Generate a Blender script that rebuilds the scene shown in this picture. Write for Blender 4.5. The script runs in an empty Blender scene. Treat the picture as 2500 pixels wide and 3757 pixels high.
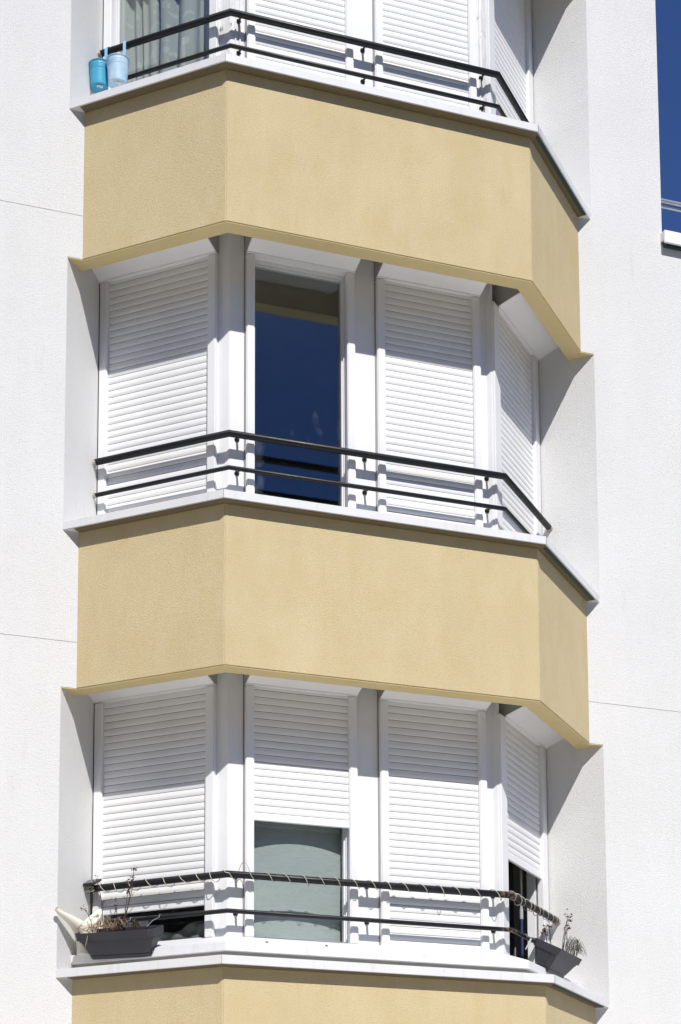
import bpy, bmesh, math, random
from mathutils import Vector, Matrix
random.seed(7)
S = bpy.context.scene
COL = S.collection
R2 = math.sqrt(0.5)

# ------------------------------------------------------------------ layout (metres)
FH = 2.75                     # floor to floor
W = 2.024                     # front face of the bay
D = 0.711                     # how far the bay stands out of the wall
SB = -0.288                   # underside of a spandrel, relative to its floor
SU, ST = 0.695, 0.748         # underside and top of the sill
GZ = -8.3                     # ground
def PL(t, d): return (-(t - d) * R2, (t + d) * R2)      # left splayed face: along, inwards
def PF(t, d): return (t, d)
def PR(t, d): return (W + (t - d) * R2, (t + d) * R2)
OL, OR = (-0.806, D), (2.837, D)
REV_L, REV_R = (-0.527, 1.050), (2.571, 1.022)

# ------------------------------------------------------------------ mesh helper
class MB:
    def __init__(s): s.v = []; s.f = []; s.sm = []
    def add(s, vs, fs, smooth=False):
        n = len(s.v); s.v += [tuple(p) for p in vs]
        for f in fs: s.f.append([i + n for i in f]); s.sm.append(smooth)
        return s
    def prism(s, poly, z0, z1):
        n = len(poly)
        vs = [(p[0], p[1], z0) for p in poly] + [(p[0], p[1], z1) for p in poly]
        fs = [list(range(n))[::-1], list(range(n, 2 * n))] + [[i, (i + 1) % n, n + (i + 1) % n, n + i] for i in range(n)]
        return s.add(vs, fs)
    def box(s, P, t0, t1, d0, d1, z0, z1):
        return s.prism([P(t0, d0), P(t1, d0), P(t1, d1), P(t0, d1)], z0, z1)
    def section(s, P, t0, t1, sec):           # section in (depth, height), run along a face
        n = len(sec)
        vs = [P(t0, d) + (z,) for d, z in sec] + [P(t1, d) + (z,) for d, z in sec]
        fs = [list(range(n))[::-1], list(range(n, 2 * n))] + [[i, (i + 1) % n, n + (i + 1) % n, n + i] for i in range(n)]
        return s.add(vs, fs)
    def tube(s, path, r, n=12, cap=True, mitre=True):
        path = [Vector(p) for p in path]; m = len(path)
        rr = r if isinstance(r, (list, tuple)) else [r] * m
        t0 = (path[1] - path[0]).normalized()
        u = t0.cross(Vector((0, 0, 1)))
        if u.length < 1e-3: u = t0.cross(Vector((0, 1, 0)))
        u.normalize(); vs = []
        for i, p in enumerate(path):
            a = (path[i] - path[i - 1]).normalized() if i else (path[1] - path[0]).normalized()
            b = (path[i + 1] - path[i]).normalized() if i < m - 1 else a
            t = (a + b).normalized() if (a + b).length > 1e-6 else a
            u = (u - t * u.dot(t)).normalized(); w = t.cross(u)
            bend = (b - a)
            for k in range(n):
                q = u * math.cos(2 * math.pi * k / n) + w * math.sin(2 * math.pi * k / n)
                if mitre and bend.length > 1e-4:
                    c = max(0.3, a.dot(t)); bn = (bend - t * bend.dot(t))
                    if bn.length > 1e-6:
                        bn.normalize(); q = q + bn * q.dot(bn) * (1 / c - 1)
                vs.append(p + q * rr[i])
        fs = []
        for i in range(m - 1):
            for k in range(n):
                fs.append([i * n + k, i * n + (k + 1) % n, (i + 1) * n + (k + 1) % n, (i + 1) * n + k])
        s.add(vs, fs, True)
        if cap:
            s.add(vs[:n], [list(range(n))[::-1]]); s.add(vs[-n:], [list(range(n))])
        return s
    def lathe(s, c, prof, n=32):
        vs = []
        for r, z in prof:
            for k in range(n):
                a = 2 * math.pi * k / n
                vs.append((c[0] + r * math.cos(a), c[1] + r * math.sin(a), c[2] + z))
        fs = [[i * n + k, i * n + (k + 1) % n, (i + 1) * n + (k + 1) % n, (i + 1) * n + k] for i in range(len(prof) - 1) for k in range(n)]
        return s.add(vs, fs, True)
    def ball(s, c, r, n=12):
        return s.lathe(c, [(max(1e-4, r * math.sin(math.pi * i / 8)), -r * math.cos(math.pi * i / 8)) for i in range(9)], n)
    def build(s, name, mat, parent=None, bevel=0, label=None, normals=True, seg=2):
        me = bpy.data.meshes.new(name); me.from_pydata(s.v, [], s.f)
        for p, q in zip(me.polygons, s.sm): p.use_smooth = q
        bm = bmesh.new(); bm.from_mesh(me)
        if normals: bmesh.ops.recalc_face_normals(bm, faces=bm.faces)
        if bevel:
            ed = [e for e in bm.edges if len(e.link_faces) == 2 and e.calc_face_angle(0) > 0.6]
            bmesh.ops.bevel(bm, geom=ed, offset=bevel, segments=seg, affect='EDGES', clamp_overlap=True)
        bm.to_mesh(me); bm.free()
        me.materials.append(mat)
        o = bpy.data.objects.new(name, me); COL.objects.link(o)
        if parent is not None: par(o, parent)
        if label: o['label'] = label
        return o
def wm(p):
    m = p.matrix_basis.copy(); q = p
    while q.parent is not None:
        m = q.parent.matrix_basis @ q.matrix_parent_inverse @ m if False else wm(q.parent) @ q.matrix_parent_inverse @ m
        break
    return m
def par(o, p):
    o.parent = p; o.matrix_parent_inverse = wm(p).inverted()
def thing(name, label, cat, loc, group=None):
    o = bpy.data.objects.new(name, None); COL.objects.link(o); o.location = loc
    o.empty_display_size = 0.1
    return tag(o, label, cat, group)
def tag(o, label, cat, group=None):
    o['label'] = label; o['category'] = cat
    if group: o['group'] = group
    return o
def holder(name, parent, loc, label=None):
    o = bpy.data.objects.new(name, None); COL.objects.link(o); o.location = loc
    o.empty_display_size = 0.1; par(o, parent)
    if label: o['label'] = label
    return o

# ------------------------------------------------------------------ materials
class NT:
    def __init__(s, name):
        s.m = bpy.data.materials.new(name); s.m.use_nodes = True
        s.n = s.m.node_tree.nodes; s.l = s.m.node_tree.links
        s.b = s.n['Principled BSDF']; s.out = s.n['Material Output']
        s.tc = s.n.new('ShaderNodeTexCoord').outputs['Object']
    def node(s, t, **k):
        n = s.n.new(t)
        for a, v in k.items(): setattr(n, a, v)
        return n
    def mapping(s, sc, rot=(0, 0, 0)):
        m = s.node('ShaderNodeMapping'); m.inputs['Scale'].default_value = sc; m.inputs['Rotation'].default_value = rot
        s.l.new(s.tc, m.inputs[0]); return m.outputs[0]
    def noise(s, scale, detail=4, rough=0.55, vec=None, dist=0):
        n = s.node('ShaderNodeTexNoise'); n.inputs['Scale'].default_value = scale; n.inputs['Detail'].default_value = detail
        n.inputs['Roughness'].default_value = rough; n.inputs['Distortion'].default_value = dist
        s.l.new(vec or s.tc, n.inputs['Vector']); return n.outputs['Fac']
    def ramp(s, fac, stops):
        r = s.node('ShaderNodeValToRGB'); e = r.color_ramp.elements
        while len(e) < len(stops): e.new(0.5)
        for i, (p, c) in enumerate(stops):
            e[i].position = p; e[i].color = tuple(c) + (1,) if len(c) == 3 else c
        s.l.new(fac, r.inputs[0]); return r.outputs[0]
    def mix(s, fac, a, b, blend='MIX'):
        m = s.node('ShaderNodeMix', data_type='RGBA', blend_type=blend)
        for sock, v in ((m.inputs[0], fac), (m.inputs[6], a), (m.inputs[7], b)):
            if isinstance(v, (int, float)): sock.default_value = v
            elif isinstance(v, tuple): sock.default_value = v + (1,) if len(v) == 3 else v
            else: s.l.new(v, sock)
        return m.outputs[2]
    def math(s, op, a, b=0.0):
        m = s.node('ShaderNodeMath', operation=op)
        for i, v in enumerate((a, b)):
            if isinstance(v, (int, float)): m.inputs[i].default_value = v
            else: s.l.new(v, m.inputs[i])
        return m.outputs[0]
    def bump(s, h, strength=0.5, dist=0.01):
        b = s.node('ShaderNodeBump'); b.inputs['Strength'].default_value = strength; b.inputs['Distance'].default_value = dist
        s.l.new(h, b.inputs['Height']); s.l.new(b.outputs[0], s.b.inputs['Normal'])
    def base(s, c, rough=0.5, spec=0.5, metal=0):
        if isinstance(c, tuple): s.b.inputs['Base Color'].default_value = c + (1,)
        else: s.l.new(c, s.b.inputs['Base Color'])
        if isinstance(rough, (int, float)): s.b.inputs['Roughness'].default_value = rough
        else: s.l.new(rough, s.b.inputs['Roughness'])
        s.b.inputs['Specular IOR Level'].default_value = spec; s.b.inputs['Metallic'].default_value = metal
        return s

def stucco(name, c_dark, c_light, spot=None, strength=0.55, grain=95, streak=True):
    k = NT(name)
    big = k.noise(1.6, 5, 0.6)
    streaks = k.noise(2.2, 3, 0.6, k.mapping((3.0, 3.0, 0.35)))
    fac = k.math('ADD', k.math('MULTIPLY', big, 0.65), k.math('MULTIPLY', streaks, 0.35)) if streak else big
    col = k.ramp(fac, [(0.36, c_dark), (0.62, c_light)])
    if spot:
        col = k.mix(k.ramp(k.noise(5.5, 5, 0.65, k.mapping((1, 1, 0.55))), [(0.48, (0, 0, 0)), (0.72, (0.8, 0.8, 0.8))]), col, spot)
    g1 = k.noise(grain, 4, 0.7)
    h = g1
    if spot:
        col = k.mix(1.0, col, k.ramp(k.noise(85, 3, 0.6), [(0.36, (0.965, 0.955, 0.93)), (0.62, (1.02, 1.02, 1.02))]), 'MULTIPLY')
    pits = k.ramp(g1, [(0.30, (0.80, 0.80, 0.80)), (0.44, (1, 1, 1))])
    stain = k.ramp(k.noise(3.1, 6, 0.7, k.mapping((4.0, 4.0, 0.5))), [(0.62, (1, 1, 1)), (0.80, (0.90, 0.89, 0.87))])
    col = k.mix(1.0, col, stain, 'MULTIPLY')
    col = k.mix(1.0, col, pits, 'MULTIPLY')
    k.base(col, 0.92, 0.15); k.bump(h, strength, 0.016)
    return k.m
def plain(name, c, rough=0.4, spec=0.5, var=0.06, scale=3.0, metal=0, bump=0):
    k = NT(name)
    f = k.noise(scale, 4, 0.6)
    lo = tuple(x * (1 - var) for x in c); hi = tuple(min(1, x * (1 + var)) for x in c)
    k.base(k.ramp(f, [(0.3, lo), (0.7, hi)]), rough, spec, metal)
    if bump: k.bump(k.noise(60, 3), bump, 0.002)
    return k.m

M = {}
M['white_stucco'] = stucco('white_stucco', (0.755, 0.75, 0.74), (0.785, 0.78, 0.775), None, 0.5, 175)
M['yellow_stucco'] = stucco('yellow_stucco', (0.64, 0.527, 0.312), (0.695, 0.58, 0.358), (0.645, 0.515, 0.285), 0.55, 175)
M['yellow_soffit'] = stucco('yellow_soffit_render', (0.625, 0.505, 0.26), (0.665, 0.545, 0.29), None, 0.15, 120)
M['pvc'] = plain('white_pvc', (0.80, 0.80, 0.81), 0.38, 0.4, 0.02, 2)
M['shutter'] = plain('white_shutter_slats', (0.80, 0.80, 0.80), 0.45, 0.4, 0.025, 5)
M['boxpanel'] = plain('white_shutter_box', (0.88, 0.88, 0.88), 0.3, 0.8, 0.02, 3)
M['column'] = plain('white_painted_post', (0.80, 0.80, 0.81), 0.5, 0.3, 0.03, 4)
def sillmat():
    k = NT('white_sill_metal')
    c = k.ramp(k.noise(2.5, 4), [(0.3, (0.72, 0.72, 0.725)), (0.7, (0.76, 0.76, 0.765))])
    c = k.mix(1.0, c, k.ramp(k.noise(26, 5, 0.7), [(0.70, (1, 1, 1)), (0.76, (0.45, 0.43, 0.40))]), 'MULTIPLY')
    c = k.mix(1.0, c, k.ramp(k.noise(14, 4, 0.6, k.mapping((1, 1, 0.15))), [(0.55, (1, 1, 1)), (0.75, (0.88, 0.87, 0.85))]), 'MULTIPLY')
    k.base(c, 0.4, 0.4); return k.m
M['sill'] = sillmat()
M['green_seal'] = plain('dark_green_membrane', (0.01, 0.045, 0.05), 0.6)
M['sill_shade'] = plain('dark_sill_shade', (0.16, 0.13, 0.075), 0.9)  # shade under the sills, put into the colour
M['mortar'] = plain('chipped_mortar', (0.42, 0.39, 0.35), 0.95, 0.1, 0.45, 60, 0, 0.8)
M['dark_gap'] = plain('dark_gap', (0.03, 0.03, 0.03), 0.9)
M['gap_shade'] = plain('beige_grey_gap_shade', (0.30, 0.29, 0.255), 0.8)  # grey of the shaded underside, put into the colour
M['grey_seal'] = plain('grey_sealant', (0.32, 0.31, 0.30), 0.8)
M['cheek'] = plain('shade_grey_cheek', (0.36, 0.36, 0.34), 0.7)
M['screw'] = plain('dark_screw', (0.03, 0.03, 0.03), 0.5)
M['steel'] = plain('galvanised_steel', (0.55, 0.57, 0.60), 0.35, 0.5, 0.05, 8, 0.85)
M['coping'] = plain('white_coping_metal', (0.84, 0.84, 0.84), 0.4, 0.4, 0.02, 3)
M['room'] = plain('room_paint', (0.22, 0.21, 0.19), 0.9)
M['joint'] = plain('joint_filler', (0.66, 0.65, 0.63), 0.9)
M['cable'] = plain('pale_clear_tube', (0.50, 0.48, 0.38), 0.25, 0.6, 0.08, 30)
M['solar_case'] = plain('black_plastic', (0.022, 0.022, 0.024), 0.35)
M['solar_cell'] = plain('solar_cell', (0.012, 0.013, 0.022), 0.12, 0.7)
M['soil'] = plain('dry_soil', (0.09, 0.06, 0.04), 0.95, 0.1, 0.4, 60, 0, 0.8)
M['stem'] = plain('dry_stem', (0.06, 0.042, 0.034), 0.8, 0.2, 0.3, 40)
M['dry_leaf'] = plain('dry_leaf', (0.12, 0.075, 0.048), 0.8, 0.2, 0.5, 60)
M['straw'] = plain('straw', (0.34, 0.22, 0.13), 0.8, 0.2, 0.4, 50)
M['greenleaf'] = plain('small_green_leaf', (0.17, 0.18, 0.07), 0.7, 0.2, 0.3, 60)
M['wirytuft'] = plain('wiry_dry_tuft', (0.075, 0.07, 0.05), 0.8, 0.2, 0.4, 60)
M['wire'] = plain('grey_wire', (0.16, 0.16, 0.18), 0.4)
M['bluepole'] = plain('navy_tube', (0.035, 0.04, 0.13), 0.3)
M['palepole'] = plain('pale_tube', (0.42, 0.42, 0.42), 0.35)
M['cream'] = plain('cream_plastic', (0.80, 0.76, 0.65), 0.4, 0.4, 0.02, 4)
M['sticker'] = None

def rails(name, rust_at=()):
    k = NT(name)
    chips = k.ramp(k.noise(22, 5, 0.7), [(0.705, (0, 0, 0)), (0.73, (1, 1, 1))])
    dust = k.ramp(k.noise(9, 4, 0.6), [(0.3, (0.008, 0.0085, 0.010)), (0.75, (0.016, 0.016, 0.018))])
    col = k.mix(k.math('MULTIPLY', chips, 0.35), dust, (0.35, 0.34, 0.33))
    for p, rad in rust_at:
        d = k.node('ShaderNodeVectorMath', operation='DISTANCE'); d.inputs[1].default_value = p; k.l.new(k.tc, d.inputs[0])
        near = k.ramp(k.math('DIVIDE', d.outputs['Value'], rad), [(0.55, (1, 1, 1)), (1.0, (0, 0, 0))])
        nz = k.ramp(k.noise(70, 4, 0.6), [(0.50, (0, 0, 0)), (0.56, (1, 1, 1))])
        rc = k.ramp(k.noise(110, 3, 0.6), [(0.4, (0.10, 0.045, 0.025)), (0.65, (0.32, 0.25, 0.18))])
        col = k.mix(k.math('MULTIPLY', near, nz), col, rc)
    k.base(col, k.ramp(k.noise(30, 3), [(0.3, (0.34, 0.34, 0.34)), (0.7, (0.48, 0.48, 0.48))]), 0.3)
    return k.m

def peeling():
    k = NT('peeling_white_paint')
    v = k.mapping((1, 1, 0.22))
    n = k.noise(34, 6, 0.65, v)
    rid = k.noise(60, 3, 0.6, k.mapping((1, 1, 0.12)))
    crack = k.ramp(n, [(0.60, (1, 1, 1)), (0.635, (0.25, 0.25, 0.26))])
    col = k.mix(1.0, k.ramp(rid, [(0.3, (0.66, 0.66, 0.66)), (0.6, (0.80, 0.80, 0.80))]), crack, 'MULTIPLY')
    k.base(col, 0.7, 0.2); k.bump(k.math('ADD', n, rid), 0.55, 0.008)
    return k.m
M['peeling'] = peeling()

def glass(name, tint, refl):
    k = NT(name)
    k.n.remove(k.b)
    tr = k.node('ShaderNodeBsdfTransparent'); tr.inputs[0].default_value = tint + (1,)
    gl = k.node('ShaderNodeBsdfGlossy'); gl.inputs['Roughness'].default_value = 0.01
    gl.inputs['Color'].default_value = (0.92, 0.95, 1, 1)
    lw = k.node('ShaderNodeLayerWeight'); lw.inputs[0].default_value = 0.5
    f = k.math('ADD', k.math('MULTIPLY', k.math('POWER', lw.outputs['Facing'], 4.0), 0.7), refl)
    mx = k.node('ShaderNodeMixShader'); k.l.new(f, mx.inputs[0]); k.l.new(tr.outputs[0], mx.inputs[1]); k.l.new(gl.outputs[0], mx.inputs[2])
    # dusty smears on the outside of the pane
    df = k.node('ShaderNodeBsdfDiffuse'); df.inputs[0].default_value = (0.7, 0.72, 0.75, 1)
    sm = k.ramp(k.noise(3.2, 5, 0.62, k.mapping((2.0, 1, 0.9))), [(0.60, (0, 0, 0)), (0.85, (0.09, 0.09, 0.09))])
    m2 = k.node('ShaderNodeMixShader'); k.l.new(sm, m2.inputs[0]); k.l.new(mx.outputs[0], m2.inputs[1]); k.l.new(df.outputs[0], m2.inputs[2])
    k.l.new(m2.outputs[0], k.out.inputs[0])
    return k.m
M['glass'] = glass('window_glass', (0.93, 0.955, 0.95), 0.085)

def lace():
    k = NT('lace_curtain')
    # embroidered petals and leaves in a fine net
    v = k.node('ShaderNodeTexVoronoi'); v.inputs['Scale'].default_value = 7.5; v.inputs['Randomness'].default_value = 0.75
    k.l.new(k.mapping((1.0, 1.0, 0.75)), v.inputs['Vector'])
    w = k.node('ShaderNodeTexWave', wave_type='RINGS'); w.inputs['Scale'].default_value = 4.5; w.inputs['Distortion'].default_value = 9; w.inputs['Detail'].default_value = 2
    k.l.new(k.tc, w.inputs[0])
    ring = k.ramp(v.outputs['Distance'], [(0.22, (0, 0, 0)), (0.27, (1, 1, 1)), (0.36, (1, 1, 1)), (0.42, (0, 0, 0))])
    pet = k.math('MULTIPLY', ring, k.ramp(w.outputs['Fac'], [(0.45, (0, 0, 0)), (0.6, (1, 1, 1))]))
    col = k.mix(pet, (0.42, 0.43, 0.41), (0.51, 0.52, 0.50))
    k.base(col, 0.9, 0.1); k.bump(k.noise(50, 3), 0.2, 0.003)
    return k.m
M['lace'] = lace()
def blindcloth():
    k = NT('grey_green_cloth')
    f = k.noise(14, 4, 0.6, k.mapping((1, 1, 9)))
    k.base(k.ramp(f, [(0.3, (0.46, 0.485, 0.475)), (0.7, (0.54, 0.565, 0.555))]), 0.95, 0.05)
    k.bump(k.noise(30, 3, 0.5, k.mapping((1, 1, 6))), 0.35, 0.006)
    return k.m
M['blind'] = blindcloth()
M['greycloth'] = plain('grey_cloth', (0.20, 0.20, 0.19), 0.95, 0.05, 0.25, 9)
def bluepot(name, c, fade):
    k = NT(name)
    f = k.noise(11, 5, 0.65)
    col = k.ramp(f, [(0.35, c), (0.68, fade)])
    col = k.mix(k.ramp(k.noise(19, 4), [(0.64, (0, 0, 0)), (0.74, (0.35, 0.35, 0.35))]), col, (0.42, 0.42, 0.36)) if fade != c else col
    k.base(col, 0.45, 0.4); return k.m
M['pot_blue'] = bluepot('turquoise_blue_enamel', (0.065, 0.36, 0.54), (0.065, 0.36, 0.54))
M['pot_pale'] = bluepot('faded_pale_blue_enamel', (0.32, 0.52, 0.72), (0.58, 0.68, 0.77))
M['strap_pale'] = plain('pale_blue_strap', (0.36, 0.60, 0.82), 0.45)
M['strap_blue'] = plain('blue_strap', (0.22, 0.56, 0.82), 0.45)
def plantermat():
    k = NT('anthracite_plastic')
    f = k.noise(6, 5, 0.6)
    spk = k.ramp(k.noise(45, 4, 0.7), [(0.72, (0, 0, 0)), (0.76, (1, 1, 1))])
    k.base(k.mix(k.math('MULTIPLY', spk, 0.35), k.ramp(f, [(0.3, (0.036, 0.035, 0.044)), (0.7, (0.050, 0.048, 0.060))]), (0.3, 0.3, 0.3)), 0.5, 0.4)
    return k.m
M['planter'] = plantermat()
def stickermat():
    k = NT('white_sticker')
    w = k.node('ShaderNodeTexWave', bands_direction='Y'); w.inputs['Scale'].default_value = 60; k.l.new(k.tc, w.inputs[0])
    k.base((0.75, 0.74, 0.70), 0.5); return k.m
M['sticker'] = stickermat()
def bounce_paving():
    k = NT('pale_bounce_paving')
    b = k.node('ShaderNodeTexBrick'); b.inputs['Scale'].default_value = 2.0
    b.inputs['Color1'].default_value = (0.60, 0.575, 0.53, 1); b.inputs['Color2'].default_value = (0.55, 0.53, 0.485, 1); b.inputs['Mortar'].default_value = (0.35, 0.33, 0.30, 1)
    k.l.new(k.tc, b.inputs[0])
    k.base(k.mix(k.noise(0.4, 4), b.outputs[0], (0.57, 0.545, 0.50)), 0.9, 0.2); return k.m
M['ground'] = plain('dry_grass_ground', (0.13, 0.125, 0.07), 0.95, 0.1, 0.3, 0.6)
M['bounce_paving'] = bounce_paving()

# ------------------------------------------------------------------ ground
g = MB().add([(-400, -400, GZ), (400, -400, GZ), (400, 400, GZ), (-400, 400, GZ)], [[0, 1, 2, 3]]).build('ground', M['ground'])
g['kind'] = 'structure'
g = MB().prism([(-22, -9.0), (26, -9.0), (26, D + 0.2), (-22, D + 0.2)], GZ - 0.05, GZ + 0.12).build('bounce_pavement', M['bounce_paving'])  # unseen pale sheet, added to bounce sunlight up to the shutter boxes
g['kind'] = 'structure'

# ------------------------------------------------------------------ the building
BLD = thing('apartment_building', 'white rendered apartment building with a yellow banded bay window on each storey', 'building', (W / 2, D, GZ))
TOP = 4.6
def reveal_t(side, d):
    if side == 'L':
        t0, d0 = (-OL[0] + OL[1]) * R2, (OL[0] + OL[1]) * R2
        t1, d1 = (-REV_L[0] + REV_L[1]) * R2, (REV_L[0] + REV_L[1]) * R2
    else:
        t0, d0 = (OR[0] - W + OR[1]) * R2, (OR[1] - OR[0] + W) * R2
        t1, d1 = (REV_R[0] - W + REV_R[1]) * R2, (REV_R[1] - REV_R[0] + W) * R2
    return t0 + (t1 - t0) * (d - d0) / (d1 - d0)

def wall(side):
    """rendered wall beside the bay: plain strips behind the spandrels, splayed reveals beside the windows, cut joints"""
    m = MB(); jm = MB()
    lx = -7.0 if side == 'L' else 3.392
    def strip(z0, z1, poly):
        m.prism(poly, z0, z1)
    edges = []
    for k in range(-1, 3):
        o = -FH * k
        z_sp0, z_sp1 = SB + o + 0.003, SU + o + 0.02
        z_w1 = SB + o + FH + 0.003          # window zone up to the underside of the next spandrel
        joint = 0.0 + o
        has = (side == 'L' and k in (0, 1)) or (side == 'R' and k in (1,))
        if side == 'L':
            sp = [(lx, D), (-0.69, D), (-0.66, 0.77), PL(reveal_t('L', 0.104), 0.104), REV_L, (REV_L[0] + 0.03, REV_L[1] + 0.3), (lx, 1.35)]
            wp = [(lx, D), OL, REV_L, (REV_L[0] + 0.03, REV_L[1] + 0.3), (lx, 1.35)]
        else:
            sp = [(W + 0.69, D), (lx, D), (lx, 1.35), (REV_R[0] - 0.03, REV_R[1] + 0.3), REV_R, PR(reveal_t('R', 0.104), 0.104), (W + 0.66, 0.77)]
            wp = [OR, (lx, D), (lx, 1.35), (REV_R[0] - 0.03, REV_R[1] + 0.3), REV_R]
        if k == 2: z_sp0 = GZ
        if has:
            strip(z_sp0, joint - 0.002, sp); strip(joint + 0.002, z_sp1, sp)
            jm.prism([(p[0], p[1] + (0.004 if abs(p[1] - D) < 1e-6 else -0.02)) for p in sp], joint - 0.006, joint + 0.006)
        else: strip(z_sp0, z_sp1, sp)
        strip(z_sp1, z_w1 if k > -1 else TOP, wp)
    o = m.build('facade_wall', M['white_stucco'], BLD)
    if jm.v: jm.build('wall_joint', M['joint'], BLD)
    return o
wall('L'); wall('R')
# back of the tower and the lower wing on the right
MB().prism([(-7, 5.4), (3.392, 5.4), (3.392, 5.7), (-7, 5.7)], GZ, TOP).prism([(3.15, 1.35), (3.392, 1.35), (3.392, 5.4), (3.15, 5.4)], GZ, TOP)\
    .prism([(-7, 1.35), (-6.7, 1.35), (-6.7, 5.4), (-7, 5.4)], GZ, TOP).prism([(-7, D), (3.392, D), (3.392, 5.7), (-7, 5.7)], TOP, TOP + 0.25).build('rear_wall', M['white_stucco'], BLD)
MB().prism([(3.392, D + 0.004), (9.5, D + 0.004), (9.5, 1.0), (3.392, 1.0)], -FH - 0.006, -FH + 0.006).build('wall_joint', M['joint'], BLD)
MB().prism([(3.392, D), (9.5, D), (9.5, 1.02), (3.392, 1.02)], GZ, -FH - 0.002).prism([(3.392, D), (9.5, D), (9.5, 1.02), (3.392, 1.02)], -FH + 0.002, 0.62).prism([(3.392, 1.02), (9.5, 1.02), (9.5, 5.7), (3.392, 5.7)], GZ, 0.35).build('low_wing_wall', M['white_stucco'], BLD, label='lower side wing wall ending in a white coping')
MB().prism([(-0.66, 1.02), (2.68, 1.02), (2.68, 1.34), (-0.66, 1.34)], GZ, SB - 2 * FH + 0.05).build('ground_floor_wall', M['white_stucco'], BLD)
cop = holder('roof_parapet', BLD, (3.4, D, 0.62))
MB().section(lambda t, d: (t, D + d), 3.379, 9.6, [(-0.060, 0.607), (-0.060, 0.700), (0.33, 0.716), (0.33, 0.607), (0.315, 0.607), (0.315, 0.640), (-0.045, 0.640), (-0.045, 0.607)]).build('coping', M['coping'], cop, 0.003)
MB().prism([(3.40, D - 0.03), (9.5, D - 0.03), (9.5, D - 0.002), (3.40, D - 0.002)], 0.600, 0.638).build('coping_seal', M['green_seal'], cop)
rr = holder('roof_railing', BLD, (3.4, 1.711, 0.62))
MB().tube([(3.30, 1.711, 1.650), (9.4, 1.711, 1.650)], 0.017, 14).build('rail_bar', M['steel'], rr)
MB().tube([(3.30, 1.735, 1.622), (9.4, 1.735, 1.622)], 0.014, 14).build('rail_bar', M['steel'], rr)
for x in (5.2, 7.2, 9.2): MB().tube([(x, 1.725, 0.35), (x, 1.725, 1.62)], 0.018, 10).build('rail_post', M['steel'], rr)

# depth of frames behind the spandrel face, for left / front / right
DG = {'L': 0.368, 'F': 0.380, 'R': 0.335}      # shutter guides
PFN = {'L': PL, 'F': PF, 'R': PR}
DC = {'L': 0.400, 'F': 0.415, 'R': 0.353}      # post faces
WIN = {'L': ('L', 0.268, 1.112, 0.060), 'F1': ('F', 0.251, 0.968, 0.054), 'F2': ('F', 1.118, 1.836, 0.054), 'R': ('R', 0.205, 1.105, 0.080)}

T8 = math.tan(math.pi / 8)
def bandmesh(outer, inner, z0, z1):
    n = len(outer)
    vs = [p + (z0,) for p in outer] + [p + (z0,) for p in inner] + [p + (z1,) for p in outer] + [p + (z1,) for p in inner]
    fs = []
    for i in range(n - 1):
        fs += [[i, i + 1, n + i + 1, n + i], [2 * n + i, 2 * n + i + 1, 3 * n + i + 1, 3 * n + i],
               [i, i + 1, 2 * n + i + 1, 2 * n + i], [n + i, n + i + 1, 3 * n + i + 1, 3 * n + i]]
    fs += [[0, n, 3 * n, 2 * n], [n - 1, 2 * n - 1, 4 * n - 1, 3 * n - 1]]
    return vs, fs
def face_line(d, eL, eR): return [PL(eL, d), (d * T8, d), (W - d * T8, d), PR(eR, d)]

def spandrel(o):
    TH = 0.113
    # upright yellow wall; runs a little into the flanking walls
    vs, fs = bandmesh(face_line(0, 1.03, 1.03), face_line(TH, 1.0, 1.0), SB + o, SU + o)
    m = MB().add(vs, fs)
    s = m.build('spandrel', M['yellow_stucco'], BLD, 0.005)
    s['label'] = 'yellow rendered spandrel under the windows'
    # yellow soffit: covers the underside and returns under the walls at both reveals
    L, A, B, Rr = PL(1.0055, 0), (0, 0), (W, 0), PR(1.0055, 0)
    e = 0.0035
    def sof(d): return [PL(reveal_t('L', d) + 0.012, d), (d * T8, d), (W - d * T8, d), PR(reveal_t('R', d) + 0.012, d)]
    out = [PL(1.0, e), (e * T8, e), (W - e * T8, e), PR(1.0, e)]
    inn = sof(TH)
    vs, fs = bandmesh(out, inn, SB + o - 0.0035, SB + o - 0.0005)
    m = MB().add(vs, fs)
    m.prism([(OL[0] + 0.003, D + 0.002), (-0.700, D + 0.002), PL(1.0, TH), inn[0]], SB + o - 0.0036, SB + o + 0.0024)
    m.prism([(OR[0] - 0.003, D + 0.002), inn[3], PR(1.0, TH), (W + 0.700, D + 0.002)], SB + o - 0.0036, SB + o + 0.0024)
    m.build('soffit', M['yellow_soffit'], s)
    # floor slab over the shutter boxes
    MB().prism([PL(1.0, TH - 0.02), (TH * T8, TH - 0.02), (W - TH * T8, TH - 0.02), PR(1.0, TH - 0.02), (2.7, 1.6), (2.7, 5.3), (-0.75, 5.3), (-0.75, 1.6)], o - 0.08, o + 0.08).build('floor_slab', M['cheek'], BLD)
    MB().add(*bandmesh(face_line(TH + 0.001, 1.05, 1.05), face_line(0.36, 1.1, 1.1), o + 0.081, SU + o - 0.001)).build('parapet_core', M['room'], BLD)

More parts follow.
